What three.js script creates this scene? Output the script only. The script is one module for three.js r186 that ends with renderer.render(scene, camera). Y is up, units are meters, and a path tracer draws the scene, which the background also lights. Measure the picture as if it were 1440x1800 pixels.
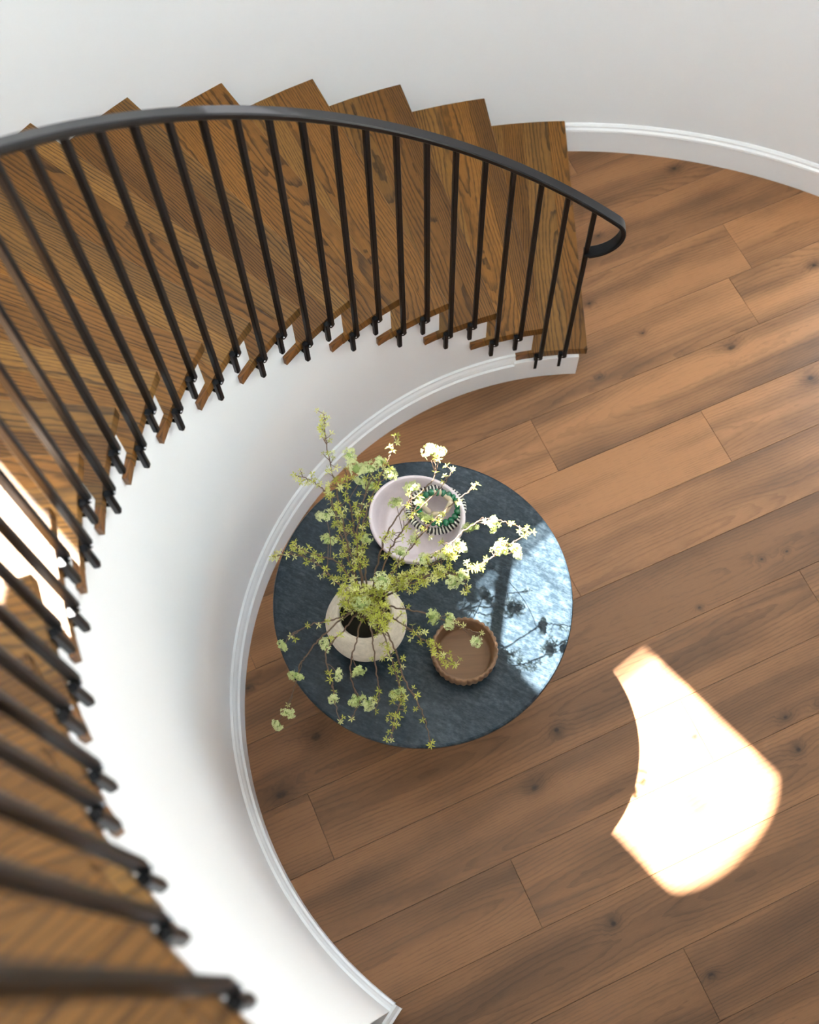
import * as THREE from 'three';
import { mergeGeometries } from 'three/addons/utils/BufferGeometryUtils.js';

// ---------------------------------------------------------------- camera, sky, sun, exposure
const scene = new THREE.Scene();
const camera = new THREE.PerspectiveCamera(2 * Math.atan(900 / 2037.87) * 180 / Math.PI, 0.8, 0.02, 200);
const R = (d) => d * Math.PI / 180;
camera.rotation.order = 'YXZ';
camera.position.set(-0.691, 4.2514, 0.9803);
camera.rotation.set(R(-67.8455), R(-1.1617), R(-2.8845));
camera.focus = 3.75;
camera.userData.fStop = 2.6;
scene.add(camera);

scene.background = new THREE.Color().setRGB(0.64, 0.825, 1.0);
scene.backgroundIntensity = 7.0;

const SUN = new THREE.Vector3(0.33758, -0.84095, 0.42291);          // the way the light travels
const sun = new THREE.DirectionalLight(new THREE.Color().setRGB(1.0, 0.98, 0.945), 66);
sun.name = 'sun';
sun.position.copy(SUN).multiplyScalar(-14);
sun.target.position.set(0, 0, 0);
sun.castShadow = true;
sun.shadow.mapSize.set(4096, 4096);
Object.assign(sun.shadow.camera, { left: -7, right: 7, top: 7, bottom: -7, near: 1, far: 30 });
scene.add(sun, sun.target);

const renderer = new THREE.WebGLRenderer({ antialias: true });
renderer.toneMapping = THREE.LinearToneMapping;
renderer.toneMappingExposure = 1.5;
renderer.shadowMap.enabled = true;

// ---------------------------------------------------------------- measures (metres, degrees)
const H = 0.178, STEPS = 18;                                         // rise of a step, risers to the gallery
const TH0 = -77.2526, DTH = -8.3428;                                 // nosing k stands at TH0 + k * DTH
const RN = 1.334, RW = 1.347, RBB = 1.319, RO = 2.485, ROT = 0.15;   // tread ends, stair wall, its baseboard, outer wall and its thickness
const OC = [-0.0089, 0.0069];                                        // middle of the outer wall
const TT = 0.04;                                                     // tread thickness
const CEIL = 6.3, FLOOR2 = STEPS * H;

// ---------------------------------------------------------------- helpers
function rng(seed) { let s = seed >>> 0; return () => { s = (s + 0x6D2B79F5) >>> 0; let t = s; t = Math.imul(t ^ (t >>> 15), t | 1); t ^= t + Math.imul(t ^ (t >>> 7), t | 61); return ((t ^ (t >>> 14)) >>> 0) / 4294967296; }; }
function makeNoise(seed) {
  const r = rng(seed), n = 1024, t = new Float32Array(n * n >> 2), W = 512;
  for (let i = 0; i < t.length; i++) t[i] = r();
  return (x, y) => {
    const ix = Math.floor(x), iy = Math.floor(y); let fx = x - ix, fy = y - iy; fx = fx * fx * (3 - 2 * fx); fy = fy * fy * (3 - 2 * fy);
    const a = (iy & 511) * W, b = ((iy + 1) & 511) * W, c = ix & 511, d = (ix + 1) & 511;
    return (t[a + c] * (1 - fx) + t[a + d] * fx) * (1 - fy) + (t[b + c] * (1 - fx) + t[b + d] * fx) * fy;
  };
}
const NZ = makeNoise(7);
const fbm = (x, y, o = 4) => { let s = 0, a = 0.5, n = 0; for (let i = 0; i < o; i++) { s += a * NZ(x, y); n += a; a *= 0.5; x = x * 2.03 + 17.1; y = y * 2.03 + 9.7; } return s / n; };
const clamp = (x, a = 0, b = 1) => Math.min(b, Math.max(a, x));
const mix = (a, b, t) => a + (b - a) * t;
const sstep = (a, b, x) => { const t = clamp((x - a) / (b - a)); return t * t * (3 - 2 * t); };
const pol = (r, deg, y = 0) => new THREE.Vector3(r * Math.cos(R(deg)), y, r * Math.sin(R(deg)));

const taken = {};
function numbered(name) { const n = taken[name] = (taken[name] ?? -1) + 1; return n ? `${name}_${String(n).padStart(3, '0')}` : name; }
function tag(o, label, category, group) { Object.assign(o.userData, { label, category }); if (group) o.userData.group = group; return o; }
function thing(name, at, label, category, group) { const g = new THREE.Group(); g.name = numbered(name); g.position.set(...at); scene.add(g); return tag(g, label, category, group); }
function struct(name) { const g = new THREE.Group(); g.name = name; g.userData.kind = 'structure'; scene.add(g); return g; }
function part(name, geometry, material, parent) {
  const m = new THREE.Mesh(geometry, material); m.name = name; m.castShadow = m.receiveShadow = true; parent.add(m); return m;
}
// raw geometry collector: positions, normals, uv
class Geo {
  constructor() { this.p = []; this.n = []; this.u = []; }
  tri(a, b, c, na, nb, nc, ua = [0, 0], ub = [0, 0], uc = [0, 0]) {
    // keep the winding in step with the normal
    const ab = b.clone().sub(a), ac = c.clone().sub(a), f = ab.cross(ac);
    if (f.dot(na) < 0) { [b, c] = [c, b]; [nb, nc] = [nc, nb]; [ub, uc] = [uc, ub]; }
    for (const [v, n, u] of [[a, na, ua], [b, nb, ub], [c, nc, uc]]) { this.p.push(v.x, v.y, v.z); this.n.push(n.x, n.y, n.z); this.u.push(u[0], u[1]); }
  }
  quad(a, b, c, d, na, nb, nc, nd, ua, ub, uc, ud) { this.tri(a, b, c, na, nb, nc, ua, ub, uc); this.tri(a, c, d, na, nc, nd, ua, uc, ud); }
  flat(a, b, c, d, n, uv) { const u = uv ? [a, b, c, d].map(uv) : [[0, 0], [1, 0], [1, 1], [0, 1]]; this.quad(a, b, c, d, n, n, n, n, ...u); }
  build() {
    const g = new THREE.BufferGeometry();
    g.setAttribute('position', new THREE.Float32BufferAttribute(this.p, 3)); g.setAttribute('normal', new THREE.Float32BufferAttribute(this.n, 3)); g.setAttribute('uv', new THREE.Float32BufferAttribute(this.u, 2));
    return g;
  }
}
// a closed profile of (radius, height) points swept round the axis from a0 to a1 degrees
function arcProfile(profile, a0, a1, n, geo = new Geo(), caps = true) {
  const L = profile.length;
  let area = 0; for (let i = 0; i < L; i++) { const a = profile[i], b = profile[(i + 1) % L]; area += a[0] * b[1] - b[0] * a[1]; }
  const s = Math.sign(area);
  for (let i = 0; i < L; i++) {
    const [r0, y0] = profile[i], [r1, y1] = profile[(i + 1) % L], l = Math.hypot(r1 - r0, y1 - y0) || 1, nr = s * (y1 - y0) / l, ny = -s * (r1 - r0) / l;
    for (let k = 0; k < n; k++) {
      const t0 = mix(a0, a1, k / n), t1 = mix(a0, a1, (k + 1) / n), n0 = pol(nr, t0, ny), n1 = pol(nr, t1, ny);
      const m0 = R(t0) * r0, m1 = R(t1) * r0;
      geo.quad(pol(r0, t0, y0), pol(r0, t1, y0), pol(r1, t1, y1), pol(r1, t0, y1), n0, n1, n1, n0, [m0, y0], [m1, y0], [m1, y1], [m0, y1]);
    }
  }
  if (caps) {
    const tris = THREE.ShapeUtils.triangulateShape(profile.map(([r, y]) => new THREE.Vector2(r, y)), []);
    for (const [t, d] of [[a0, a1 > a0 ? -1 : 1], [a1, a1 > a0 ? 1 : -1]]) {
      const n = new THREE.Vector3(-Math.sin(R(t)) * d, 0, Math.cos(R(t)) * d);
      for (const f of tris) { const [a, b, c] = f.map((i) => pol(profile[i][0], t, profile[i][1])); geo.tri(a, b, c, n, n, n); }
    }
  }
  return geo;
}
const arcBox = (r0, r1, y0, y1, a0, a1, n, geo) => arcProfile([[r0, y0], [r1, y0], [r1, y1], [r0, y1]], a0, a1, n, geo);
// a convex outline [x, z] lifted from y0 to y1, with uv from the top view; c rounds the top edge off by a small chamfer
function prism(poly, y0, y1, uv, c = 0, geo = new Geo()) {
  let area = 0; const L = poly.length;
  for (let i = 0; i < L; i++) { const a = poly[i], b = poly[(i + 1) % L]; area += a[0] * b[1] - b[0] * a[1]; }
  const s = Math.sign(area), up = new THREE.Vector3(0, 1, 0), V = (q, y) => new THREE.Vector3(q[0], y, q[1]);
  const edge = poly.map((a, i) => { const b = poly[(i + 1) % L], l = Math.hypot(b[0] - a[0], b[1] - a[1]) || 1; return [s * (b[1] - a[1]) / l, -s * (b[0] - a[0]) / l]; });
  const inset = poly.map((q, i) => { const e = edge[i], f = edge[(i + L - 1) % L], k = 1 + e[0] * f[0] + e[1] * f[1]; return k < 0.3 ? q : [q[0] - c * (e[0] + f[0]) / k, q[1] - c * (e[1] + f[1]) / k]; });
  for (let i = 1; i < L - 1; i++) geo.tri(V(inset[0], y1), V(inset[i], y1), V(inset[i + 1], y1), up, up, up, uv(inset[0]), uv(inset[i]), uv(inset[i + 1]));
  for (let i = 0; i < L; i++) {
    const j = (i + 1) % L, a = poly[i], b = poly[j], n = new THREE.Vector3(edge[i][0], 0, edge[i][1]), ua = uv(a), ub = uv(b);
    geo.quad(V(a, y0), V(b, y0), V(b, y1 - c), V(a, y1 - c), n, n, n, n, [ua[0], ua[1] + (y1 - y0)], [ub[0], ub[1] + (y1 - y0)], ub, ua);
    if (c) { const m = n.clone().add(up).normalize(); geo.quad(V(a, y1 - c), V(b, y1 - c), V(inset[j], y1), V(inset[i], y1), m, m, m, m, ua, ub, uv(inset[j]), uv(inset[i])); }
  }
  const dn = up.clone().negate(); for (let i = 1; i < L - 1; i++) geo.tri(V(poly[0], y0), V(poly[i], y0), V(poly[i + 1], y0), dn, dn, dn, uv(poly[0]), uv(poly[i]), uv(poly[i + 1]));
  return geo;
}
function clip(poly, px, pz, nx, nz) {                                // keep the side where (q - p) . n >= 0
  const out = [];
  for (let i = 0; i < poly.length; i++) {
    const a = poly[i], b = poly[(i + 1) % poly.length], da = (a[0] - px) * nx + (a[1] - pz) * nz, db = (b[0] - px) * nx + (b[1] - pz) * nz;
    if (da >= 0) out.push(a);
    if ((da >= 0) !== (db >= 0)) { const t = da / (da - db); out.push([mix(a[0], b[0], t), mix(a[1], b[1], t)]); }
  }
  return out;
}
// a bar of section w (along side[i]) by h swept along points; rounded section
function sweepBar(pts, side, w, h, closed = false, round = 0.25) {
  const g = new Geo(), sec = [], c = Math.min(w, h) * round;
  for (const [sx, sy] of [[1, 1], [-1, 1], [-1, -1], [1, -1]]) for (const q of (sx * sy > 0 ? [0, 1] : [1, 0])) sec.push(q ? [sx * (w / 2 - c), sy * h / 2] : [sx * w / 2, sy * (h / 2 - c)]);
  const N = pts.length, ring = [];
  for (let i = 0; i < N; i++) {
    const a = pts[closed ? (i + N - 1) % N : Math.max(0, i - 1)], b = pts[closed ? (i + 1) % N : Math.min(N - 1, i + 1)];
    const t = b.clone().sub(a).normalize(), s = side[i].clone().addScaledVector(t, -side[i].dot(t)).normalize(), u = s.clone().cross(t).normalize();
    ring.push({ p: sec.map(([x, y]) => pts[i].clone().addScaledVector(s, x).addScaledVector(u, y)), s, u, t });
  }
  for (let i = 0; i < (closed ? N : N - 1); i++) {
    const A = ring[i], B = ring[(i + 1) % N];
    for (let k = 0; k < sec.length; k++) {
      const l = (k + 1) % sec.length, dx = sec[l][0] - sec[k][0], dy = sec[l][1] - sec[k][1], len = Math.hypot(dx, dy);
      let nx = dy / len, ny = -dx / len; if (nx * (sec[k][0] + sec[l][0]) + ny * (sec[k][1] + sec[l][1]) < 0) { nx = -nx; ny = -ny; }
      const n0 = A.s.clone().multiplyScalar(nx).addScaledVector(A.u, ny), n1 = B.s.clone().multiplyScalar(nx).addScaledVector(B.u, ny);
      g.quad(A.p[k], A.p[l], B.p[l], B.p[k], n0, n0, n1, n1, [0, 0], [0, 1], [1, 1], [1, 0]);
    }
  }
  if (!closed) for (const [r, d] of [[ring[0], -1], [ring[N - 1], 1]]) { const n = r.t.clone().multiplyScalar(d); for (let k = 1; k < sec.length - 1; k++) g.tri(r.p[0], r.p[k], r.p[k + 1], n, n, n); }
  return g.build();
}

// ---------------------------------------------------------------- materials
function picture(w, h, fn) {
  const d = new Uint8Array(w * h * 4);
  for (let y = 0; y < h; y++) for (let x = 0; x < w; x++) { const c = fn(x / w, y / h, x, y), i = (y * w + x) * 4; d[i] = clamp(c[0], 0, 255); d[i + 1] = clamp(c[1], 0, 255); d[i + 2] = clamp(c[2], 0, 255); d[i + 3] = 255; }
  const t = new THREE.DataTexture(d, w, h); t.magFilter = THREE.LinearFilter; t.minFilter = THREE.LinearFilter; t.wrapS = t.wrapT = THREE.RepeatWrapping; t.colorSpace = THREE.SRGBColorSpace; t.needsUpdate = true;
  return t;
}
const std = (o) => new THREE.MeshPhysicalMaterial(o);
const M = {
  wall: std({ color: '#f1f1f0', roughness: 0.75 }),
  trim: std({ color: '#f5f5f4', roughness: 0.38 }),
  ceiling: std({ color: '#f3f3f1', roughness: 0.9 }),
  iron: std({ color: '#111113', roughness: 0.38, specularIntensity: 0.32 }),
  bolt: std({ color: '#c4c4c8', roughness: 0.25, metalness: 0.9 }),
  glass: std({ color: '#ffffff', roughness: 0, transmission: 1, thickness: 0, ior: 1.45 }),
  ground: std({ color: '#b9b2a6', roughness: 0.95 }),
  pedestal: std({ color: '#2b2f32', roughness: 0.5 }),
};
// plain-sawn oak: growth rings seen as long arches, fine pores along the grain, knots
function oak(seed, w, h, LU, LV, { light, dark, pore, ring, contrast, knots, streak, knotTone }) {
  const r = rng(seed), ox = r() * 300, oy = r() * 300, v0 = LV * mix(-0.3, 1.3, r()), d0 = mix(0.02, 0.09, r()), K = [];
  for (let i = 0; i < knots; i++) K.push({ u: r() * LU, v: LV * mix(0.08, 0.92, r()), s: mix(0.005, 0.027, r() * r()), st: mix(1.2, 1.9, r()) });
  return picture(w, h, (x, y) => {
    let u = x * LU, v = y * LV, near = 0, core = 0, halo = 0;
    for (const k of K) {
      const du = (u - k.u) / k.st, dv = v - k.v, d = Math.hypot(du, dv) * (0.85 + 0.3 * NZ(u * 90 + ox, v * 90));
      near += 0.022 * Math.exp(-(d * d) / (k.s * k.s * 9)); core = Math.max(core, (1 - sstep(k.s * 0.2, k.s * 1.05, d)) * (0.55 + 0.45 * NZ(u * 160 + oy, v * 160))); halo = Math.max(halo, Math.exp(-(d * d) / (k.s * k.s * 6)));
    }
    const c = v0 + 0.06 * (fbm(u * 0.8 + ox, oy, 3) - 0.5), dep = d0 + 0.16 * (fbm(u * 0.75 + oy, ox, 3) - 0.42);
    let q = Math.hypot(v - c, dep) + near + 0.010 * (fbm(u * 3.2 + ox, v * 26 + oy, 3) - 0.5) + 0.0025 * (NZ(u * 40 + ox, v * 120) - 0.5);
    const ph = q / ring, fr = ph - Math.floor(ph), idx = Math.floor(ph);
    const late = sstep(0.45, 0.9, fr) * (1 - sstep(0.93, 1.0, fr)) * (0.45 + 0.75 * NZ(idx * 7.31 + ox, 3.3));
    const pores = sstep(0.56, 0.86, NZ(u * 26 + oy, v * 1150 + ox)) * (0.35 + 0.85 * late);
    const fine = NZ(u * 60 + ox, v * 700 + oy) - 0.5, wide = fbm(u * 0.9 + oy, v * 11 + ox, 3) - 0.5, blot = fbm(u * 5 + 50 + ox, v * 16 + oy, 3) - 0.5;
    let t = contrast * late + streak * (wide * 1.7 + blot * 0.5) + 0.10 * fine + 0.6 * halo * knotTone;
    const out = [0, 1, 2].map((i) => { let a = mix(light[i], dark[i], clamp(t, -0.25, 1.1)); a = mix(a, pore[i], clamp(pores * contrast * 0.75 + 0.06 * fine)); return mix(a, [46, 34, 26][i], core * 0.8 * knotTone); });
    return out;
  });
}
const FLU = 2.1, FW = 0.2528;
const floorMaps = []; for (let i = 0; i < 14; i++) floorMaps.push(oak(100 + i * 13, 1280, 224, FLU, FW, { light: [161, 115, 79], dark: [90, 66, 48], pore: [84, 61, 45], ring: 0.0085 + 0.001 * (i % 4), contrast: 0.24, knots: [3, 2, 4, 2, 3, 4, 2, 1, 3, 2, 1, 4, 2, 3][i], streak: 0.85, knotTone: 1 }));
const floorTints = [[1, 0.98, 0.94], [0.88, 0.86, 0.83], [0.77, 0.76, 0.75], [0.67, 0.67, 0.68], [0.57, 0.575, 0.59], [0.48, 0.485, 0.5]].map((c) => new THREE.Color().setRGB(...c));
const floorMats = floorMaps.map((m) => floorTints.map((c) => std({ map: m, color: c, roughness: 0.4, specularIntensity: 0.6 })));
const TLU = 1.35, TLV = 0.22;
const treadMaps = []; for (let i = 0; i < 6; i++) treadMaps.push(oak(900 + i * 29, 1280, 256, TLU, TLV, { light: [130, 92, 45], dark: [72, 50, 27], pore: [46, 32, 19], ring: 0.0078 + 0.0016 * (i % 3), contrast: 0.82, knots: 0, streak: 0.55, knotTone: 0 }));
const treadTints = ['#ffffff', '#efe4da', '#fff2de'];
const treadMats = treadMaps.map((m) => treadTints.map((c) => std({ map: m, color: c, roughness: 0.46, specularIntensity: 0.5 })));
M.edgeWood = std({ map: treadMaps[1], color: '#f2dccd', roughness: 0.5 });

// ---------------------------------------------------------------- floor of wide oak planks
{
  const fl = struct('floor');
  const sub = prism(Array.from({ length: 72 }, (_, i) => { const v = pol(RO + ROT - 0.01, i * 5); return [v.x + OC[0], v.z + OC[1]]; }), -0.12, -0.012, () => [0, 0]);
  part('subfloor', sub.build(), std({ color: '#2a2018', roughness: 0.9 }), fl);
  const A = R(-20.36), ux = Math.cos(A), uz = Math.sin(A), vx = -uz, vz = ux, r = rng(5);
  const joints = { '-2': [1.535], '-1': [0.462], 0: [1.11], 2: [-0.03], 3: [-0.938], 4: [0.45], 5: [-0.372], 6: [0.75], 1: [0.25 - 2.0], '-3': [-0.4], '-4': [0.9], '-5': [0.1], '-6': [1.2], '-7': [0.3] };
  const TONE = { '-7': 3, '-6': 2, '-5': 2, '-4': 3, '-3': 1.4, '-2': 0, '-1': 0.3, 0: 0.4, 1: 0.6, 2: 3.4, 3: 3, 4: 3, 5: 3.2, 6: 4.2, 7: 3.6, 8: 4, 9: 4 };   // boards differ in tone; near strips also darkened to stand in for light falloff
  // strip n runs between v = -0.8435 + n * FW and the next seam
  for (let n = -8; n < 14; n++) {
    const va = -0.8435 + n * FW, vb = va + FW, j0 = joints[n]?.[0] ?? mix(-1, 1, r());
    const cuts = [-3.2]; for (let j = j0 - 4 * FLU; j < 3.2; j += FLU - 0.05) if (j > -3.1 && j < 3.1) cuts.push(j); cuts.push(3.2);
    for (let c = 0; c + 1 < cuts.length; c++) {
      const ua = cuts[c], ub = cuts[c + 1], g = 0.0004;
      let poly = [[ua + g, va + g], [ub - g, va + g], [ub - g, vb - g], [ua + g, vb - g]].map(([u, v]) => [u * ux + v * vx, u * uz + v * vz]);
      for (let i = 0; i < 90 && poly.length > 2; i++) { const q = pol(RO + 0.04, i * 4); poly = clip(poly, q.x + OC[0], q.z + OC[1], -q.x, -q.z); }
      if (poly.length < 3) continue;
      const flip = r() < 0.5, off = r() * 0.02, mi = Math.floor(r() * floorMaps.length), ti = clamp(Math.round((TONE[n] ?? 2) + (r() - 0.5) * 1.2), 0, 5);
      const uv = ([x, z]) => { let u = x * ux + z * uz - ub, v = x * vx + z * vz - va; return [flip ? -u / FLU + off : u / FLU + 0.995 - off, (flip ? FW - v : v) / FW]; };
      const dy = (r() - 0.5) * 0.0006;
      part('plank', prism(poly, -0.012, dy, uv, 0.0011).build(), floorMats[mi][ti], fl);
    }
  }
}

// ---------------------------------------------------------------- outer wall: a drum with arched windows and a glazed entrance
const WIN = [[-122.8, -136.2, 0], [-154.0, -167.4, 0], [-83.4, -96.8, 0], [-54.6, -68.0, 0], [-185.2, -198.6, 0], [82, 44, 0.35]].map(([b, a, dy]) => ({ a, b, sill: 3.88, spring: 5.05 + dy, crown: 5.26 + dy }));  // the last is an unseen wide window, added to light the far wall
const DOOR = { a: -53, b: -36, head: 2.5 };
const archY = (w, t) => { const s = (2 * (t - w.a) / (w.b - w.a) - 1), rise = w.crown - w.spring, half = R(w.b - w.a) / 2 * RO, rad = (half * half + rise * rise) / (2 * rise); return w.crown - rad + Math.sqrt(Math.max(0, rad * rad - s * s * half * half)); };
{
  const wall = struct('wall_outer'); wall.position.set(OC[0], 0, OC[1]);
  const stops = new Set(); for (let a = -270; a <= 90; a += 3) stops.add(a);
  for (const w of WIN) for (let i = 0; i <= 14; i++) stops.add(+mix(w.a, w.b, i / 14).toFixed(4));
  stops.add(DOOR.a); stops.add(DOOR.b);
  const A = [...stops].sort((x, y) => x - y), g = new Geo(), ri = RO, re = RO + ROT, up = new THREE.Vector3(0, 1, 0), dn = new THREE.Vector3(0, -1, 0);
  const skin = (t0, t1, y00, y01, y10, y11) => {
    for (const [rr, s] of [[ri, -1], [re, 1]]) g.quad(pol(rr, t0, y00), pol(rr, t1, y10), pol(rr, t1, y11), pol(rr, t0, y01), pol(s, t0), pol(s, t1), pol(s, t1), pol(s, t0), [R(t0) * rr, y00], [R(t1) * rr, y10], [R(t1) * rr, y11], [R(t0) * rr, y01]);
  };
  const ledge = (t0, t1, y0, y1, n) => g.quad(pol(ri, t0, y0), pol(ri, t1, y1), pol(re, t1, y1), pol(re, t0, y0), n, n, n, n, [0, 0], [1, 0], [1, 1], [0, 1]);
  const jamb = (t, y0, y1, d) => { const n = new THREE.Vector3(-Math.sin(R(t)) * d, 0, Math.cos(R(t)) * d); g.quad(pol(ri, t, y0), pol(re, t, y0), pol(re, t, y1), pol(ri, t, y1), n, n, n, n, [0, 0], [1, 0], [1, 1], [0, 1]); };
  for (let i = 0; i + 1 < A.length; i++) {
    const t0 = A[i], t1 = A[i + 1], m = (t0 + t1) / 2, w = WIN.find((q) => m > q.a && m < q.b);
    if (w) { const h0 = archY(w, t0), h1 = archY(w, t1); skin(t0, t1, 0, w.sill, 0, w.sill); skin(t0, t1, h0, CEIL, h1, CEIL); ledge(t0, t1, w.sill, w.sill, up); ledge(t0, t1, h0, h1, dn); }
    else if (m > DOOR.a && m < DOOR.b) { skin(t0, t1, DOOR.head, CEIL, DOOR.head, CEIL); ledge(t0, t1, DOOR.head, DOOR.head, dn); }
    else skin(t0, t1, 0, CEIL, 0, CEIL);
  }
  for (const w of WIN) { jamb(w.a, w.sill, archY(w, w.a), 1); jamb(w.b, w.sill, archY(w, w.b), -1); }
  jamb(DOOR.a, 0, DOOR.head, 1); jamb(DOOR.b, 0, DOOR.head, -1);
  part('plaster', g.build(), M.wall, wall);
}
WIN.forEach((w, i) => {
  const win = struct(`window_${i + 1}`), rr = RO + 0.075; win.position.set(OC[0], 0, OC[1]);
  const pts = [], side = [], add = (t, y) => { pts.push(pol(rr, t, y)); side.push(pol(1, t)); };
  for (let k = 0; k <= 14; k++) { const t = mix(w.a, w.b, k / 14); add(t, archY(w, t)); }
  for (let k = 1; k <= 8; k++) add(w.b, mix(archY(w, w.b), w.sill, k / 8));
  for (let k = 1; k <= 8; k++) add(mix(w.b, w.a, k / 8), w.sill);
  for (let k = 1; k < 8; k++) add(w.a, mix(w.sill, archY(w, w.a), k / 8));
  part('frame', sweepBar(pts, side, 0.05, 0.028, true), M.trim, win);
  const mid = (w.a + w.b) / 2;
  part('muntin', sweepBar([pol(rr, mid, w.sill), pol(rr, mid, w.crown)], [pol(1, mid), pol(1, mid)], 0.024, 0.007), M.trim, win);
  for (const f of [0.13]) { const y = mix(w.sill, w.spring, f), P = [0, 1, 2, 3, 4].map((k) => pol(rr, mix(w.a, w.b, k / 4), y)); part('muntin', sweepBar(P, P.map(() => new THREE.Vector3(0, 1, 0)), 0.008, 0.024), M.trim, win); }
  const g = new Geo();
  for (let k = 0; k < 14; k++) { const t0 = mix(w.a, w.b, k / 14), t1 = mix(w.a, w.b, (k + 1) / 14), n = pol(-1, (t0 + t1) / 2); g.quad(pol(rr, t0, w.sill), pol(rr, t1, w.sill), pol(rr, t1, archY(w, t1)), pol(rr, t0, archY(w, t0)), n, n, n, n, [0, 0], [1, 0], [1, 1], [0, 1]); }
  part('pane', g.build(), M.glass, win);
});
{
  const d = struct('door_1'), rr = RO + 0.075; d.position.set(OC[0], 0, OC[1]);
  const bar = (t, y0, y1, w) => part('stile', sweepBar([pol(rr, t, y0), pol(rr, t, y1)], [pol(1, t), pol(1, t)], 0.05, w), M.trim, d);
  for (const t of [DOOR.a + 0.7, -49, -44.5, -40, DOOR.b - 0.7]) bar(t, 0, DOOR.head, 0.06);
  for (const y of [0.03, 2.1, DOOR.head - 0.03]) { const P = Array.from({ length: 17 }, (_, k) => pol(rr, mix(DOOR.a, DOOR.b, k / 16), y)); part('rail', sweepBar(P, P.map(() => new THREE.Vector3(0, 1, 0)), 0.06, 0.05), M.trim, d); }
  const cuts = [DOOR.a, -49, -44.5, -40, DOOR.b];
  for (let c = 0; c < 4; c++) { const g = new Geo(); for (let k = 0; k < 5; k++) { const t0 = mix(cuts[c], cuts[c + 1], k / 5), t1 = mix(cuts[c], cuts[c + 1], (k + 1) / 5), n = pol(-1, (t0 + t1) / 2); g.quad(pol(rr, t0, 0), pol(rr, t1, 0), pol(rr, t1, DOOR.head), pol(rr, t0, DOOR.head), n, n, n, n, [0, 0], [1, 0], [1, 1], [0, 1]); } part('pane', g.build(), M.glass, d); }
}
{
  const c = struct('ceiling'); c.position.set(OC[0], 0, OC[1]);
  part('plaster', arcBox(0.001, RO + ROT, CEIL, CEIL + 0.2, 0, 360, 96).build(), M.ceiling, c);
  const gr = struct('ground'); part('paving', arcBox(RO + ROT + 0.002, 40, -0.3, -0.1, 0, 360, 64).build(), M.ground, gr);
}
// ---------------------------------------------------------------- wall under the stair, gallery, baseboards
const riserA = (k) => TH0 + k * DTH - 1.3;                          // riser face of step k
const CORNER = -231.5;
{
  const w = struct('wall_stair'), g = new Geo();
  for (let k = 1; k < STEPS; k++) arcBox(RW, RW + 0.1, 0, k * H - TT, riserA(k), riserA(k + 1), 5, g);
  arcBox(RW, RW + 0.1, 0, FLOOR2 - TT, riserA(STEPS), CORNER, 4, g);
  part('plaster', g.build(), M.wall, w);
  const t = CORNER, e = new THREE.Vector3(-Math.sin(R(t)), 0, Math.cos(R(t))), q = [pol(RW, t), pol(RO + 0.01, t)], th = e.clone().multiplyScalar(0.1);
  part('return', prism([[q[0].x, q[0].z], [q[1].x, q[1].z], [q[1].x + th.x, q[1].z + th.z], [q[0].x + th.x, q[0].z + th.z]], 0, FLOOR2 - 0.3, () => [0, 0]).build(), M.wall, w);
  const profile = (r, s) => [[r, 0], [r - s * (RW - RBB), 0], [r - s * (RW - RBB), 0.118], [r - s * 0.020, 0.124], [r - s * 0.020, 0.132], [r - s * 0.016, 0.146], [r - s * 0.009, 0.158], [r - s * 0.009, 0.168], [r, 0.172]];
  const bi = struct('baseboard_inner'); part('board', arcProfile(profile(RW, 1), -98.0, CORNER, 60).build(), M.trim, bi);
  const f = e.clone().multiplyScalar(-0.0), rp = profile(0, 1), pg = new Geo();                         // its return along the end of the wall
  const L = RO - RBB, dir = pol(1, t), base = pol(RBB, t), nrm = e.clone().multiplyScalar(-1);
  const at = (o, s, y) => base.clone().addScaledVector(dir, s).addScaledVector(nrm, -o).setY(y);
  for (let i = 0; i < rp.length; i++) { const [a, ya] = rp[i], [b, yb] = rp[(i + 1) % rp.length], n = nrm.clone().multiplyScalar(yb - ya).add(new THREE.Vector3(0, b - a, 0)); if (n.length() < 1e-6) continue; n.normalize(); if (n.y < 0) n.negate(); pg.flat(at(a, 0, ya), at(a, L, ya), at(b, L, yb), at(b, 0, yb), n); }
  part('board', pg.build(), M.trim, bi);
  part('plinth', arcProfile([[RW + 0.05, 0], [RBB, 0], [RBB, H - TT - 0.0006], [RW + 0.05, H - TT - 0.0006]], riserA(1), -98.3, 6).build(), M.trim, bi);
  const bo = struct('baseboard_outer'); bo.position.set(OC[0], 0, OC[1]);
  const po = [[RO + 0.01, 0], [RO - 0.018, 0], [RO - 0.018, 0.128], [RO - 0.023, 0.133], [RO - 0.021, 0.142], [RO - 0.012, 0.148], [RO - 0.012, 0.158], [RO - 0.005, 0.166], [RO + 0.01, 0.170]];
  part('board', arcProfile(po, TH0 + DTH - 1.2, DOOR.a, 40).build(), M.trim, bo);
  part('board', arcProfile(po, DOOR.b, 127, 60).build(), M.trim, bo);
  const ga = struct('floor_gallery');
  part('slab', arcBox(RN + 0.01, RO + 0.02, FLOOR2 - 0.3, FLOOR2 - 0.02, TH0 + (STEPS + 1) * DTH - 1.5, -330, 50).build(), M.wall, ga);
  part('boards', arcBox(RN, RO - 0.001, FLOOR2 - 0.02, FLOOR2, TH0 + (STEPS + 1) * DTH - 1.5, -330, 50).build(), treadMats[0][0], ga);
}

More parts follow.
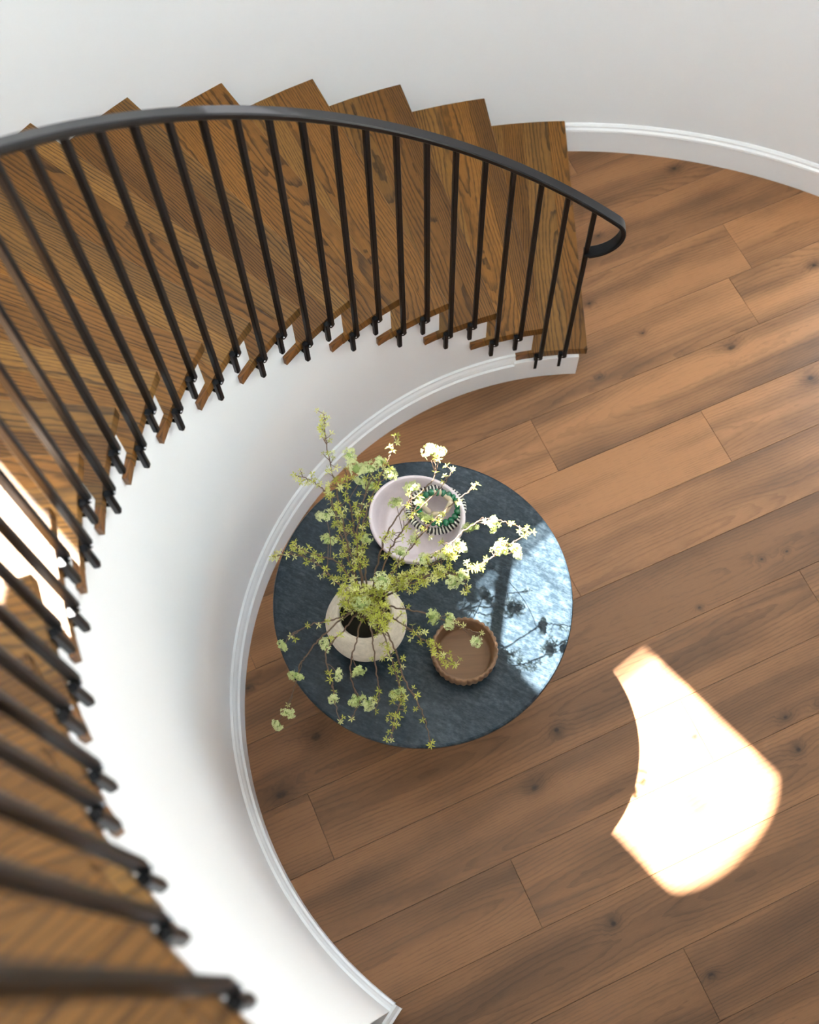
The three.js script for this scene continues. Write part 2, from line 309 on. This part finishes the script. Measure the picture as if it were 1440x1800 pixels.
// ---------------------------------------------------------------- the staircase: treads of glued boards, risers
const stair = thing('staircase', [0, 0, 0], 'curved staircase of dark oak treads sweeping round the white wall', 'staircase');
{
  const hit = (px, pz, dx, dz, r, cx, cz, far) => { const ox = px - cx, oz = pz - cz, b = ox * dx + oz * dz, c = ox * ox + oz * oz - r * r, s = Math.sqrt(Math.max(0, b * b - c)), t = -b + s; return [px + dx * t, pz + dz * t]; };
  const r = rng(77);
  for (let k = 1; k <= STEPS; k++) {
    const a = TH0 + k * DTH, y = k * H, tr = new THREE.Group(); tr.name = 'tread'; stair.add(tr);
    const p0 = pol(RN, a), p1 = pol(RO, a - 1.05), dx0 = p1.x - p0.x, dz0 = p1.z - p0.z, l = Math.hypot(dx0, dz0), dx = dx0 / l, dz = dz0 / l;   // along the nosing
    let nx = -dz, nz = dx; const m = pol(1, a - 90); if (nx * m.x + nz * m.z < 0) { nx = -nx; nz = -nz; }                                          // uphill
    const back = pol(RN, a + DTH - 2.0), back2 = pol(RO, a + DTH - 3.0), bx = back2.x - back.x, bz = back2.z - back.z; let kx = bz, kz = -bx; if (kx * (p0.x - back.x) + kz * (p0.z - back.z) < 0) { kx = -kx; kz = -kz; }
    const cuts = [0, 0.075]; while (cuts[cuts.length - 1] < 0.62) cuts.push(cuts[cuts.length - 1] + mix(0.085, 0.15, r()));
    for (let c = 0; c + 1 < cuts.length; c++) {
      const line = (d) => { const ox = p0.x + nx * d, oz = p0.z + nz * d; return [hit(ox, oz, dx, dz, RN, 0, 0), hit(ox, oz, dx, dz, RO + 0.004, OC[0], OC[1])]; };
      const inner = (d) => { const ox = p0.x + nx * d - dx * 0.5, oz = p0.z + nz * d - dz * 0.5; return hit(ox, oz, dx, dz, RN, 0, 0); };
      const d0 = cuts[c], d1 = cuts[c + 1] + 0.00001;
      const i0 = inner(d0), i1 = inner(d1), o0 = line(d0)[1], o1 = line(d1)[1];
      let poly = clip([i0, o0, o1, i1], back.x, back.z, kx, kz);
      if (poly.length < 3) continue;
      let ar = 0; for (let i = 0; i < poly.length; i++) { const q = poly[i], s = poly[(i + 1) % poly.length]; ar += q[0] * s[1] - s[0] * q[1]; }
      if (Math.abs(ar) < 0.0004) continue;
      const fl = r() < 0.5 ? -1 : 1, off = fl < 0 ? 0.96 - r() * 0.08 : 0.02 + r() * 0.1, ov = r() * 0.3;
      const uv = ([x, z]) => [fl * ((x - p0.x) * dx + (z - p0.z) * dz) / TLU + off, ((x - p0.x) * nx + (z - p0.z) * nz - d0) / TLV + ov];
      part('board', prism(poly, y - TT, y, uv, c ? 0 : 0.0015).build(), treadMats[Math.floor(r() * 6)][Math.floor(r() * 3)], tr);
    }
    // the nosing returns along the open end of the step and runs on past the riser above
    const q = []; for (let i = 0; i <= 4; i++) { const v = pol(RN, mix(a + DTH - 1.9, a + DTH - 4.09, i / 4)); q.push([v.x, v.z]); }
    for (let i = 4; i >= 0; i--) { const v = pol(RW + 0.004, mix(a + DTH - 1.9, a + DTH - 4.09, i / 4)); q.push([v.x, v.z]); }
    part('return_nosing', prism(q, y - TT, y, ([x, z]) => [((x - p0.x) * nx + (z - p0.z) * nz) / TLU, ((x - p0.x) * dx + (z - p0.z) * dz) / TLV], 0).build(), M.edgeWood, tr);
    const ra = riserA(k);
    const R0 = pol(RW + 0.002, ra), R1 = pol(RO + 0.004, ra - 1.05 + 0.5), t2 = pol(1, ra - 90).multiplyScalar(0.018);
    part('riser', prism([[R0.x, R0.z], [R1.x, R1.z], [R1.x + t2.x, R1.z + t2.z], [R0.x + t2.x, R0.z + t2.z]], (k - 1) * H, y - TT, () => [0, 0]).build(), M.trim, stair);
  }
}

// ---------------------------------------------------------------- the railing
{
  const rail = thing('stair_railing', [0, 0, 0], 'black iron railing with flat handrail and slim square balusters', 'railing');
  const RR = 1.312, HR = 0.8545, W = 0.044, T = 0.016, lineY = (a) => (a - TH0) / DTH * H + HR;
  const b0 = TH0 + DTH - 3.983;                                      // the first baluster
  const pts = [], side = [];
  // the rail ends in a loop that turns down and back to the first baluster
  const E = b0 + 3.7, c0 = pol(RR, E), tan = pol(1, E + 90), slope = -lineY(E + 1) + lineY(E), sl = Math.atan2(slope, R(1) * RR), y0 = lineY(E) + T / 2, rad = 0.105;
  const fwd = tan.clone().multiplyScalar(Math.cos(sl)).add(new THREE.Vector3(0, -Math.sin(sl), 0)), dwn = tan.clone().multiplyScalar(-Math.sin(sl)).add(new THREE.Vector3(0, -Math.cos(sl), 0));
  const loop = [];
  for (let i = 0; i <= 22; i++) { const t = Math.PI * 0.78 * i / 22; loop.push(c0.clone().setY(y0).addScaledVector(fwd, rad * 0.85 * Math.sin(t)).addScaledVector(dwn, rad * (1 - Math.cos(t)))); }
  const endB = pol(RR, b0); loop.push(new THREE.Vector3(endB.x, loop[22].y - 0.006, endB.z));
  for (const q of loop.reverse()) { pts.push(q); side.push(pol(1, E)); }
  const LAST = -262;
  for (let a = E - 1; a > LAST; a -= 1) { const y = a > TH0 + 18.6 * DTH ? lineY(a) : Math.min(lineY(a), lineY(TH0 + 18.6 * DTH)); pts.push(pol(RR, a, y + T / 2)); side.push(pol(1, a)); }
  part('handrail', sweepBar(pts, side, W, T, false, 0.22), M.iron, rail);
  const lugG = new THREE.CylinderGeometry(0.0108, 0.0108, 0.0145, 18).rotateX(Math.PI / 2), boltG = new THREE.SphereGeometry(0.0032, 10, 8);
  const topAt = (a) => Math.min(lineY(a), lineY(TH0 + 18.6 * DTH));
  for (let i = 0; i < 44; i++) {
    const k = Math.min(STEPS, Math.floor(i / 2) + 1), a = TH0 + (Math.floor(i / 2) + 1) * DTH - 3.983 - (i % 2) * 4.2254;
    if (a < LAST) break;
    const yT = k * H, foot = pol(1.319, a, yT - 0.026), head = pol(RR, a, topAt(a) + 0.002), up = head.clone().sub(foot), len = up.length();
    // own axes: x along the stair (uphill), y up the bar, z outward from the stair's middle
    const b = part('baluster', sweepBar([new THREE.Vector3(0, 0, 0), new THREE.Vector3(0, len, 0)], [new THREE.Vector3(1, 0, 0), new THREE.Vector3(1, 0, 0)], 0.0158, 0.0158, false, 0.12), M.iron, rail);
    const z = pol(1, a), y = up.clone().normalize(), x = y.clone().cross(z).normalize(), zz = x.clone().cross(y);
    b.matrix.makeBasis(x, y, zz).setPosition(foot); b.matrix.decompose(b.position, b.quaternion, b.scale);
    const uphill = pol(1, a - 90), s = Math.sign(x.dot(uphill));
    part('lug', lugG, M.iron, b).position.set(s * 0.002, 0.004, 0.001);
    const br = part('bracket', sweepBar([new THREE.Vector3(s * 0.0155, 0.018, 0.006), new THREE.Vector3(s * 0.0155, -0.08, 0.006)], [new THREE.Vector3(1, 0, 0), new THREE.Vector3(1, 0, 0)], 0.0165, 0.0165, false, 0.2), M.iron, b);
    part('standoff', new THREE.CylinderGeometry(0.005, 0.005, 0.03, 10).rotateX(Math.PI / 2), M.iron, b).position.set(s * 0.0155, -0.045, 0.024);
    part('bolt', boltG, M.bolt, b).position.set(s * 0.0095, 0.012, -0.0085);
  }
}
// ---------------------------------------------------------------- the round stone table and what stands on it
const TX = -0.6397, TZ = -0.1661, TY = 0.705, TR = 0.4818;
{
  const map = picture(1024, 1024, (x, y) => {
    const u = x * 0.96, v = y * 0.96, w = fbm(u * 5, v * 5, 4) * 0.5;
    const a = fbm(u * 95 + v * 40 + w * 8, v * 80 - u * 50 + 30, 4), f = fbm((u + v * 0.9) * 26 + w * 3, (v - u * 0.6) * 120, 4), s = fbm(u * 4 + 9, v * 4 + 2, 4);
    const vein = Math.pow(1 - Math.abs(2 * fbm(u * 9 + w * 2 + 40, v * 9 + 11, 5) - 1), 14);
    const g2 = NZ((u + v * 0.7) * 150 + w * 9, (v - u * 0.5) * 520) - 0.5;
    const t = clamp(0.32 + 0.6 * (a - 0.5) + 0.8 * (f - 0.5) + 0.35 * g2 + 0.7 * (s - 0.5) + 0.14 * vein);
    return [mix(28, 73, t), mix(38, 85, t), mix(45, 93, t)];
  });
  const stone = std({ map, roughness: 0.22, specularIntensity: 0.35 });
  const t = thing('round_table', [TX, 0, TZ], 'round table with a dark blue-grey stone top at the foot of the stairs', 'table');
  const prof = [[0, TY - 0.03], [TR - 0.012, TY - 0.03], [TR - 0.004, TY - 0.027], [TR, TY - 0.02], [TR, TY - 0.008], [TR - 0.003, TY - 0.002], [TR - 0.008, TY], [0, TY]].map(([a, b]) => new THREE.Vector2(a, b));
  const g = new THREE.LatheGeometry(prof, 128), p = g.attributes.position, uv = g.attributes.uv;
  for (let i = 0; i < p.count; i++) uv.setXY(i, p.getX(i) / 0.96 + 0.5, p.getZ(i) / 0.96 + 0.5);
  g.deleteAttribute('normal'); const flatG = g.toNonIndexed(); flatG.computeVertexNormals();
  part('table_top', flatG, stone, t);
  part('pedestal', new THREE.LatheGeometry([[0, TY - 0.031], [0.2, TY - 0.031], [0.19, TY - 0.06], [0.1, TY - 0.16], [0.085, 0.35], [0.11, 0.14], [0.22, 0.03], [0.23, 0.02], [0.23, 0.001], [0, 0.001]].map(([a, b]) => new THREE.Vector2(a, b)), 64), M.pedestal, t);
}
const lathe = (pts, n = 72) => new THREE.LatheGeometry(pts.map(([a, b]) => new THREE.Vector2(a, b)), n);
const VX = -0.820, VZ = -0.066;
{
  const grit = picture(256, 256, (x, y) => { const t = fbm(x * 40, y * 40, 4), s = NZ(x * 210, y * 210); const d = 205 + 34 * (t - 0.5) + 16 * (s - 0.5); return [d + 8, d - 6, d - 26]; });
  const v = thing('vase', [VX, TY, VZ], 'round cream stone vase with a wide dark mouth holding branches', 'vase');
  part('body', lathe([[0, 0], [0.062, 0], [0.074, 0.006], [0.105, 0.045], [0.124, 0.09], [0.126, 0.115], [0.118, 0.15], [0.102, 0.178], [0.09, 0.192], [0.083, 0.197], [0.078, 0.194], [0.076, 0.185], [0.09, 0.165], [0.104, 0.14], [0.11, 0.11], [0.1, 0.07], [0.07, 0.03], [0, 0.025]], 80), std({ map: grit, roughness: 0.85 }), v);
  part('mouth_shade', lathe([[0, 0.13], [0.1, 0.128], [0.1, 0.06], [0, 0.06]], 40), std({ color: '#26241c', roughness: 1 }), v);  // added dark disc, coloured to stand in for the shade inside the mouth
}
{
  const ceramic = picture(256, 256, (x, y) => { const t = fbm(x * 14, y * 9, 4) - 0.5, s = NZ(x * 180, y * 180) - 0.5; return [228 + 20 * t + 6 * s, 212 + 19 * t + 6 * s, 214 + 18 * t + 6 * s]; });
  const b = thing('ceramic_bowl', [-0.641, TY, -0.400], 'wide pale pink handmade ceramic bowl filled with strings of beads', 'bowl');
  const g = lathe([[0, 0], [0.092, 0], [0.106, 0.005], [0.130, 0.03], [0.146, 0.065], [0.153, 0.1], [0.152, 0.107], [0.147, 0.110], [0.141, 0.107], [0.136, 0.09], [0.127, 0.055], [0.112, 0.03], [0.09, 0.018], [0, 0.015]], 96), p = g.attributes.position;
  for (let i = 0; i < p.count; i++) { const x = p.getX(i), z = p.getZ(i), t = Math.atan2(z, x), k = 1 + 0.018 * Math.sin(2 * t + 0.7) + 0.01 * Math.sin(3 * t + 2); p.setX(i, x * k); p.setZ(i, z * k); p.setY(i, p.getY(i) * (1 + 0.05 * Math.sin(2 * t + 1.4))); }
  g.computeVertexNormals();
  part('body', g, std({ map: ceramic, roughness: 0.35, clearcoat: 0.3, clearcoatRoughness: 0.25 }), b);
}
{
  const b = thing('wooden_bowl', [-0.524, TY, 0.036], 'small brown wooden bowl with scalloped carved rim', 'bowl');
  const g = lathe([[0, 0], [0.088, 0], [0.094, 0.004], [0.101, 0.02], [0.104, 0.045], [0.105, 0.074], [0.102, 0.08], [0.097, 0.08], [0.092, 0.076], [0.088, 0.05], [0.085, 0.018], [0.078, 0.011], [0, 0.010]], 208), p = g.attributes.position, uv = g.attributes.uv;
  for (let i = 0; i < p.count; i++) {
    const x = p.getX(i), y = p.getY(i), z = p.getZ(i), rr = Math.hypot(x, z), t = Math.atan2(z, x);
    if (rr > 0.0935) { const f = 1 - 0.04 * (1 - Math.abs(Math.sin(t * 16))) * sstep(0.0, 0.02, y); p.setX(i, x * f); p.setZ(i, z * f); }
    uv.setXY(i, x * 1.2 + 0.3, z * 2.4 + y * 1.5);
  }
  g.computeVertexNormals();
  const wm = oak(4242, 512, 256, 0.6, 0.3, { light: [128, 94, 66], dark: [98, 70, 48], pore: [88, 62, 42], ring: 0.02, contrast: 0.2, knots: 0, streak: 0.6, knotTone: 0 });
  part('body', g, std({ map: wm, roughness: 0.6 }), b);
}
// strings of beads in the ceramic bowl
{
  const ring = (cx, cz, rx, rz, y, tilt, ph) => (t) => new THREE.Vector3(cx + rx * Math.cos(t), y + tilt * Math.cos(t + ph) + 0.006 * Math.sin(3 * t + ph), cz + rz * Math.sin(t));
  const place = (m, path, t) => { const e = 0.01, d = path(t + e).sub(path(t - e)).normalize(); m.position.copy(path(t)); m.quaternion.setFromUnitVectors(new THREE.Vector3(0, 1, 0), d); };
  const C = [-0.585, TY, -0.437];
  const zebra = thing('bead_string', C, 'string of black and white striped beads coiled in the pink bowl', 'beads', 'bead strings in the ceramic bowl');
  const black = [], white = [], r = rng(31), zp = ring(0.012, 0.002, 0.085, 0.074, 0.074, 0.012, 0.3), zq = ring(0.000, 0.004, 0.080, 0.068, 0.080, 0.010, 1.2);
  for (const path of [zp, zq]) for (let i = 0; i < 92; i++) {
    const g = new THREE.CylinderGeometry(0.0105, 0.0105, 0.0046, 9, 1); const m = new THREE.Object3D(); place(m, path, i / 92 * Math.PI * 2); m.rotateX((r() - 0.5) * 0.5); m.updateMatrix(); g.applyMatrix4(m.matrix); (i % 2 ? black : white).push(g);
  }
  part('black_beads', mergeGeometries(black), std({ color: '#141312', roughness: 0.4 }), zebra).userData.kind = 'stuff';
  part('white_beads', mergeGeometries(white), std({ color: '#e6e0d2', roughness: 0.5 }), zebra).userData.kind = 'stuff';
  const jade = thing('bead_string', C, 'string of large dark green stone beads coiled in the pink bowl', 'beads', 'bead strings in the ceramic bowl');
  const jm = std({ color: '#1f6b45', roughness: 0.22, clearcoat: 0.5 }), jg = new THREE.SphereGeometry(0.0125, 16, 12).scale(1, 0.85, 1), jp = ring(0.016, 0.006, 0.064, 0.052, 0.099, 0.008, 2.0);
  for (let i = 0; i < 20; i++) place(part('bead', jg, jm, jade), jp, i / 20 * Math.PI * 2);
  const bone = thing('bead_string', C, 'string of long cream bone links lying over the green beads', 'beads', 'bead strings in the ceramic bowl');
  const bm = std({ color: '#cdb99c', roughness: 0.6 }), bg = new THREE.CapsuleGeometry(0.009, 0.026, 6, 14), bp = ring(0.012, -0.010, 0.042, 0.034, 0.098, 0.006, 0.9);
  for (let i = 0; i < 6; i++) place(part('link', bg, bm, bone), bp, (i + 0.5) / 6 * Math.PI * 2);
}
// ---------------------------------------------------------------- flowering branches in the vase
{
  const leafMat = [std({ color: '#cdce52', roughness: 0.75, transmission: 0.35, thickness: 0 }), std({ color: '#e4e391', roughness: 0.75, transmission: 0.35, thickness: 0 }), std({ color: '#adb03a', roughness: 0.75, transmission: 0.3, thickness: 0 })];
  const petalMat = [std({ color: '#dee3a6', roughness: 0.85, transmission: 0.3, thickness: 0 }), std({ color: '#cdd68f', roughness: 0.85, transmission: 0.3, thickness: 0 })], coreMat = std({ color: '#8a9c58', roughness: 0.9 });
  const barkMat = std({ color: '#6b5442', roughness: 0.85 });
  const up = new THREE.Vector3(0, 1, 0);
  const leaf = (g, at, dir, nrm, len, wid) => {
    const s = dir.clone().cross(nrm).normalize(), tip = at.clone().addScaledVector(dir, len).addScaledVector(nrm, -len * 0.12), mid = at.clone().addScaledVector(dir, len * 0.55).addScaledVector(nrm, -len * 0.04);
    const l = mid.clone().addScaledVector(s, wid).addScaledVector(nrm, wid * 0.35), q = mid.clone().addScaledVector(s, -wid).addScaledVector(nrm, wid * 0.35);
    for (const [a, b, c] of [[at, l, mid], [l, tip, mid], [at, mid, q], [mid, tip, q]]) { const n = b.clone().sub(a).cross(c.clone().sub(a)).normalize(); if (n.dot(nrm) < 0) n.negate(); g.tri(a, b, c, n, n, n); }
  };
  const rr = rng(2024);
  const whorls = Array.from({ length: 5 }, () => { const g = new Geo(), n = 5 + Math.floor(rr() * 2); for (let i = 0; i < n; i++) { const t = (i + rr() * 0.4) / n * Math.PI * 2, el = mix(0.15, 0.75, rr()), d = new THREE.Vector3(Math.cos(t) * Math.cos(el), Math.sin(el), Math.sin(t) * Math.cos(el)), nn = up.clone().addScaledVector(d, -d.y).normalize(); leaf(g, new THREE.Vector3(), d, nn, mix(0.0095, 0.0145, rr()), mix(0.0015, 0.0021, rr())); } return g.build(); });
  const heads = Array.from({ length: 4 }, () => {
    const g = new Geo();
    const lumps = Array.from({ length: 4 }, (_, k) => { const t = k * 1.7 + rr(), s = mix(0.008, 0.014, rr()); return new THREE.Vector3(Math.cos(t) * s, mix(-0.003, 0.006, rr()), Math.sin(t) * s); });
    for (let i = 0; i < 44; i++) {
      const z = mix(-0.3, 1, rr()), t = i * 2.39996 + rr() * 0.4, s = Math.sqrt(Math.max(0, 1 - z * z)), d = new THREE.Vector3(s * Math.cos(t), z, s * Math.sin(t)), c = d.clone().multiplyScalar(mix(0.009, 0.0145, rr())); c.y *= 0.8; c.add(lumps[i % 4]);
      const a = new THREE.Vector3(0.3, 0.2, 1).cross(d).normalize(), b = d.clone().cross(a).normalize(), q0 = rr() * 1.6;
      for (let k = 0; k < 4; k++) { const q = q0 + k * Math.PI / 2, dir = a.clone().multiplyScalar(Math.cos(q)).addScaledVector(b, Math.sin(q)).addScaledVector(d, mix(0.05, 0.7, rr())).normalize(); leaf(g, c, dir, d, mix(0.0055, 0.0088, rr()), 0.0026); }
    }
    return g.build();
  });
  const core = new THREE.IcosahedronGeometry(0.0125, 1).scale(1, 0.75, 1);
  const DATA = [
  [[[-0.820,0.925,-0.086],[-0.852,1.055,-0.226],[-0.868,1.175,-0.340],[-0.887,1.275,-0.440],[-0.887,1.335,-0.522]],[],1],
  [[[-0.823,0.925,-0.086],[-0.869,1.035,-0.253],[-0.894,1.095,-0.358],[-0.933,1.125,-0.403],[-0.995,1.135,-0.433]],[],1],
  [[[-0.816,0.925,-0.089],[-0.828,1.055,-0.242],[-0.840,1.155,-0.347],[-0.842,1.195,-0.411]],[[-0.828,1.225,-0.436],[-0.809,1.205,-0.405],[-0.803,1.155,-0.387]],0.7],
  [[[-0.811,0.925,-0.089],[-0.824,1.075,-0.234],[-0.794,1.155,-0.334],[-0.764,1.175,-0.390]],[[-0.770,1.195,-0.407],[-0.742,1.205,-0.422],[-0.710,1.175,-0.393],[-0.775,1.145,-0.370]],0.7],
  [[[-0.806,0.925,-0.092],[-0.805,1.095,-0.261],[-0.750,1.255,-0.333],[-0.713,1.335,-0.372],[-0.688,1.385,-0.414]],[],0.5],
  [[[-0.799,0.925,-0.095],[-0.745,1.035,-0.244],[-0.677,1.115,-0.315],[-0.615,1.195,-0.334],[-0.584,1.255,-0.355],[-0.587,1.285,-0.389]],[[-0.597,1.295,-0.403],[-0.571,1.285,-0.402]],0.25],
  [[[-0.794,0.925,-0.095],[-0.722,1.015,-0.231],[-0.652,1.075,-0.303],[-0.575,1.155,-0.345],[-0.531,1.205,-0.381]],[[-0.652,1.105,-0.376],[-0.634,1.075,-0.340],[-0.703,1.075,-0.345]],0.4],
  [[[-0.789,0.925,-0.094],[-0.700,0.975,-0.199],[-0.626,1.005,-0.274],[-0.545,1.055,-0.330],[-0.462,1.115,-0.368]],[[-0.619,1.005,-0.317],[-0.656,0.975,-0.260]],0.5],
  [[[-0.782,0.925,-0.094],[-0.663,1.020,-0.153],[-0.564,1.110,-0.184],[-0.495,1.130,-0.231],[-0.432,1.120,-0.256],[-0.370,1.100,-0.241],[-0.310,1.080,-0.219]],[[-0.473,0.860,-0.332],[-0.428,1.100,-0.245],[-0.517,0.900,-0.257]],0.32],
  [[[-0.779,0.925,-0.086],[-0.642,1.050,-0.120],[-0.522,1.080,-0.111],[-0.442,1.100,-0.140],[-0.388,1.100,-0.178],[-0.328,1.110,-0.202]],[[-0.412,1.100,-0.166],[-0.366,1.090,-0.159],[-0.564,1.090,-0.162]],0.8],
  [[[-0.782,0.925,-0.083],[-0.688,1.030,-0.099],[-0.613,1.080,-0.108],[-0.547,1.090,-0.099],[-0.515,1.080,-0.059]],[[-0.529,1.100,-0.093],[-0.557,1.090,-0.079],[-0.698,1.040,-0.200]],1.8],
  [[[-0.833,0.925,-0.087],[-0.897,1.005,-0.140],[-0.951,1.035,-0.187],[-1.009,1.035,-0.218],[-1.082,1.015,-0.225]],[[-0.910,1.055,-0.247]],1],
  [[[-0.830,0.925,-0.087],[-0.879,1.035,-0.182],[-0.921,1.055,-0.195],[-0.964,1.065,-0.209],[-1.002,1.065,-0.230]],[[-0.910,1.105,-0.304],[-0.799,1.075,-0.236]],1],
  [[[-0.841,0.925,-0.077],[-0.901,1.015,-0.018],[-0.977,1.005,-0.009],[-1.039,0.945,0.003]],[[-1.066,0.905,0.020]],0.25],
  [[[-0.838,0.925,-0.069],[-0.910,1.015,0.002],[-0.977,0.975,0.054],[-1.019,0.925,0.093],[-1.047,0.855,0.147],[-1.066,0.815,0.180]],[[-1.030,0.905,0.114],[-1.070,0.795,0.196],[-1.110,0.755,0.221]],0.0],
  [[[-0.835,0.925,-0.065],[-0.880,1.005,0.015],[-0.934,0.985,0.069],[-0.927,0.925,0.139],[-0.925,0.885,0.175],[-0.915,0.835,0.243]],[[-0.935,0.975,0.045],[-0.926,0.875,0.181],[-0.908,0.915,0.119]],0.2],
  [[[-0.825,0.925,-0.061],[-0.842,0.995,0.035],[-0.866,0.955,0.100],[-0.868,0.915,0.149],[-0.851,0.875,0.200],[-0.878,0.845,0.238]],[[-0.848,0.935,0.118],[-0.859,0.875,0.191],[-0.827,0.865,0.205]],0.0],
  [[[-0.813,0.925,-0.060],[-0.798,0.995,0.047],[-0.793,0.955,0.130],[-0.791,0.895,0.192],[-0.806,0.865,0.227]],[],0.1],
  [[[-0.801,0.925,-0.059],[-0.763,0.995,0.041],[-0.742,0.955,0.117],[-0.726,0.905,0.199],[-0.750,0.865,0.251],[-0.765,0.825,0.306]],[[-0.735,0.905,0.185]],1],
  [[[-0.787,0.925,-0.062],[-0.720,0.985,-0.007],[-0.660,0.975,0.043],[-0.610,0.935,0.080],[-0.561,0.895,0.111]],[],1.3],
  [[[-0.794,0.925,-0.059],[-0.741,0.985,0.057],[-0.712,0.935,0.157],[-0.669,0.875,0.239],[-0.649,0.815,0.329]],[],0.15],
  [[[-0.776,0.925,-0.075],[-0.685,0.975,-0.042],[-0.606,0.975,-0.016],[-0.534,0.935,0.013],[-0.476,0.905,0.022]],[[-0.619,0.985,-0.017],[-0.572,0.965,-0.004],[-0.495,0.905,0.045]],0.2],
  [[[-0.820,0.925,-0.082],[-0.844,1.035,-0.073],[-0.847,1.095,-0.071]],[[-0.823,1.055,-0.045]],6],
  [[[-0.803,0.925,-0.085],[-0.767,1.035,-0.094],[-0.728,1.075,-0.113]],[[-0.757,1.095,-0.099]],6],
  [[[-0.807,0.925,-0.074],[-0.784,1.035,-0.017],[-0.766,1.055,0.024]],[],6],
  [[[-0.779,0.925,-0.090],[-0.713,1.020,-0.113],[-0.647,1.070,-0.135],[-0.585,1.100,-0.146],[-0.537,1.120,-0.170]],[[-0.634,1.080,-0.156]],2.4],
  ];
  const LABELS = [
    "tall leafy branch reaching highest toward the stairs, upright at the back of the vase",
    "leafy branch bending left to a bare forked tip above the table edge",
    "branch with three pale green flower heads rising at the back left of the vase",
    "branch with four pale green flower heads rising beside the pink bowl",
    "tall upright twig with a bare sunlit tip behind the pink bowl",
    "long bare branch arching over the pink bowl to two flower heads",
    "branch over the pink bowl's middle carrying three flower heads",
    "branch crossing the bead strings with two flower heads and a tip by the bowl's rim",
    "long branch past the pink bowl ending in a curly bare sunlit tendril",
    "long branch with two white sunlit flower heads over the lit stone",
    "dense leafy branch pointing right between the two bowls",
    "leafy branch stretching farthest left over the table edge toward the white wall",
    "leafy branch left of the vase with flower heads near its middle",
    "thin drooping branch left of the vase ending in one flower head",
    "drooping branch hanging lowest left past the table edge with three flower heads",
    "drooping branch in front of the vase, left, with a bare tip below its flower heads",
    "drooping branch in front of the vase with two flower heads side by side",
    "bare drooping twig straight in front of the vase",
    "leafy branch drooping in front of the vase toward the table's near edge, one flower head",
    "leafy branch reaching from the vase to the wooden bowl's near side",
    "long bare crooked twig ending at the table's near edge",
    "branch reaching over the wooden bowl with three flower heads",
    "short leafy branch filling the left of the vase mouth",
    "short leafy branch filling the far right of the vase mouth",
    "short leafy branch filling the near side of the vase mouth",
    "dense leafy branch pointing at the bead strings below the pink bowl"
    ];
  DATA.forEach(([line, flowers, dense], n) => {
    const r = rng(500 + n * 17), P = line.map((q) => new THREE.Vector3(...q)), base = new THREE.Vector3(VX + (P[0].x - VX) * 0.7, TY + 0.129, VZ + (P[0].z - VZ) * 0.7);
    const br = thing('flowering_branch', base.toArray(), LABELS[n], 'branch', 'branches in the stone vase');
    const loc = (v) => v.clone().sub(base), curve = new THREE.CatmullRomCurve3([new THREE.Vector3(), ...P.map(loc)], false, 'centripetal'), len = curve.getLength();
    const bits = [], seg = Math.max(16, Math.round(len * 110));
    { // tapering, slightly crooked stem
      const kinks = curve.getPoints(seg).map((v, i) => i && i < seg ? v.add(new THREE.Vector3(r() - 0.5, r() - 0.5, r() - 0.5).multiplyScalar(0.005)) : v), c2 = new THREE.CatmullRomCurve3(kinks, false, 'centripetal'), tg = new THREE.TubeGeometry(c2, seg * 2, 1, 6), p = tg.attributes.position, nn = tg.attributes.normal, per = 7;
      for (let i = 0; i < p.count; i++) { const t = Math.floor(i / per) / (seg * 2), rad = mix(0.0032, 0.0015, t); p.setXYZ(i, p.getX(i) - nn.getX(i) * (1 - rad), p.getY(i) - nn.getY(i) * (1 - rad), p.getZ(i) - nn.getZ(i) * (1 - rad)); }
      bits.push(tg);
    }
    const twig = (a, b, bend = 0.2) => { const m = a.clone().lerp(b, 0.5).add(new THREE.Vector3(r() - 0.5, r() * 0.7, r() - 0.5).multiplyScalar(a.distanceTo(b) * bend)); bits.push(new THREE.TubeGeometry(new THREE.QuadraticBezierCurve3(a, m, b), 8, 0.0011, 5)); };
    flowers.forEach((f) => {
      const q = loc(new THREE.Vector3(...f)); let best = 1, bd = 9; for (let i = 30; i <= 100; i++) { const d = curve.getPointAt(i / 100).distanceTo(q); if (d < bd) { bd = d; best = i / 100; } }
      const from = curve.getPointAt(Math.max(0.3, best - Math.min(0.12, 0.05 / len))), dir = q.clone().sub(from).normalize().add(up.clone().multiplyScalar(0.9)).normalize();
      twig(from, q.clone().addScaledVector(dir, -0.004), 0.35);
      const h = part('flower_head', heads[Math.floor(r() * 4)], petalMat[Math.floor(r() * 2)], br); h.position.copy(q); h.quaternion.setFromUnitVectors(up, dir); h.rotateY(r() * 6.28); h.scale.setScalar(mix(0.85, 1.2, r()));
      part('flower_core', core, coreMat, h);
    });
    const count = Math.round(len * 78 * dense) + (dense < 0.3 ? 1 : 0);
    for (let i = 0; i < count; i++) {
      const t = i === 0 ? 1 : mix(dense > 4 ? 0.3 : 0.38, 1, r()), a = curve.getPointAt(t), d = new THREE.Vector3(r() - 0.5, r() * 0.6 - 0.1, r() - 0.5).normalize(), l = i === 0 ? 0.002 : mix(0.008, dense > 4 ? 0.045 : 0.026, r()), b = a.clone().addScaledVector(d, l);
      if (i) twig(a, b);
      const w = part('leaf_whorl', whorls[Math.floor(r() * 5)], leafMat[Math.floor(r() * 3)], br); w.position.copy(b); w.quaternion.setFromUnitVectors(up, d.clone().add(up.clone().multiplyScalar(0.8)).normalize()); w.rotateY(r() * 6.28); w.scale.setScalar(mix(0.85, 1.3, r()));
    }
    const stem = mergeGeometries(bits.map((g) => { const q = g.index ? g.toNonIndexed() : g; return q; }));
    part('stem', stem, barkMat, br);
  });
}

renderer.render(scene, camera);
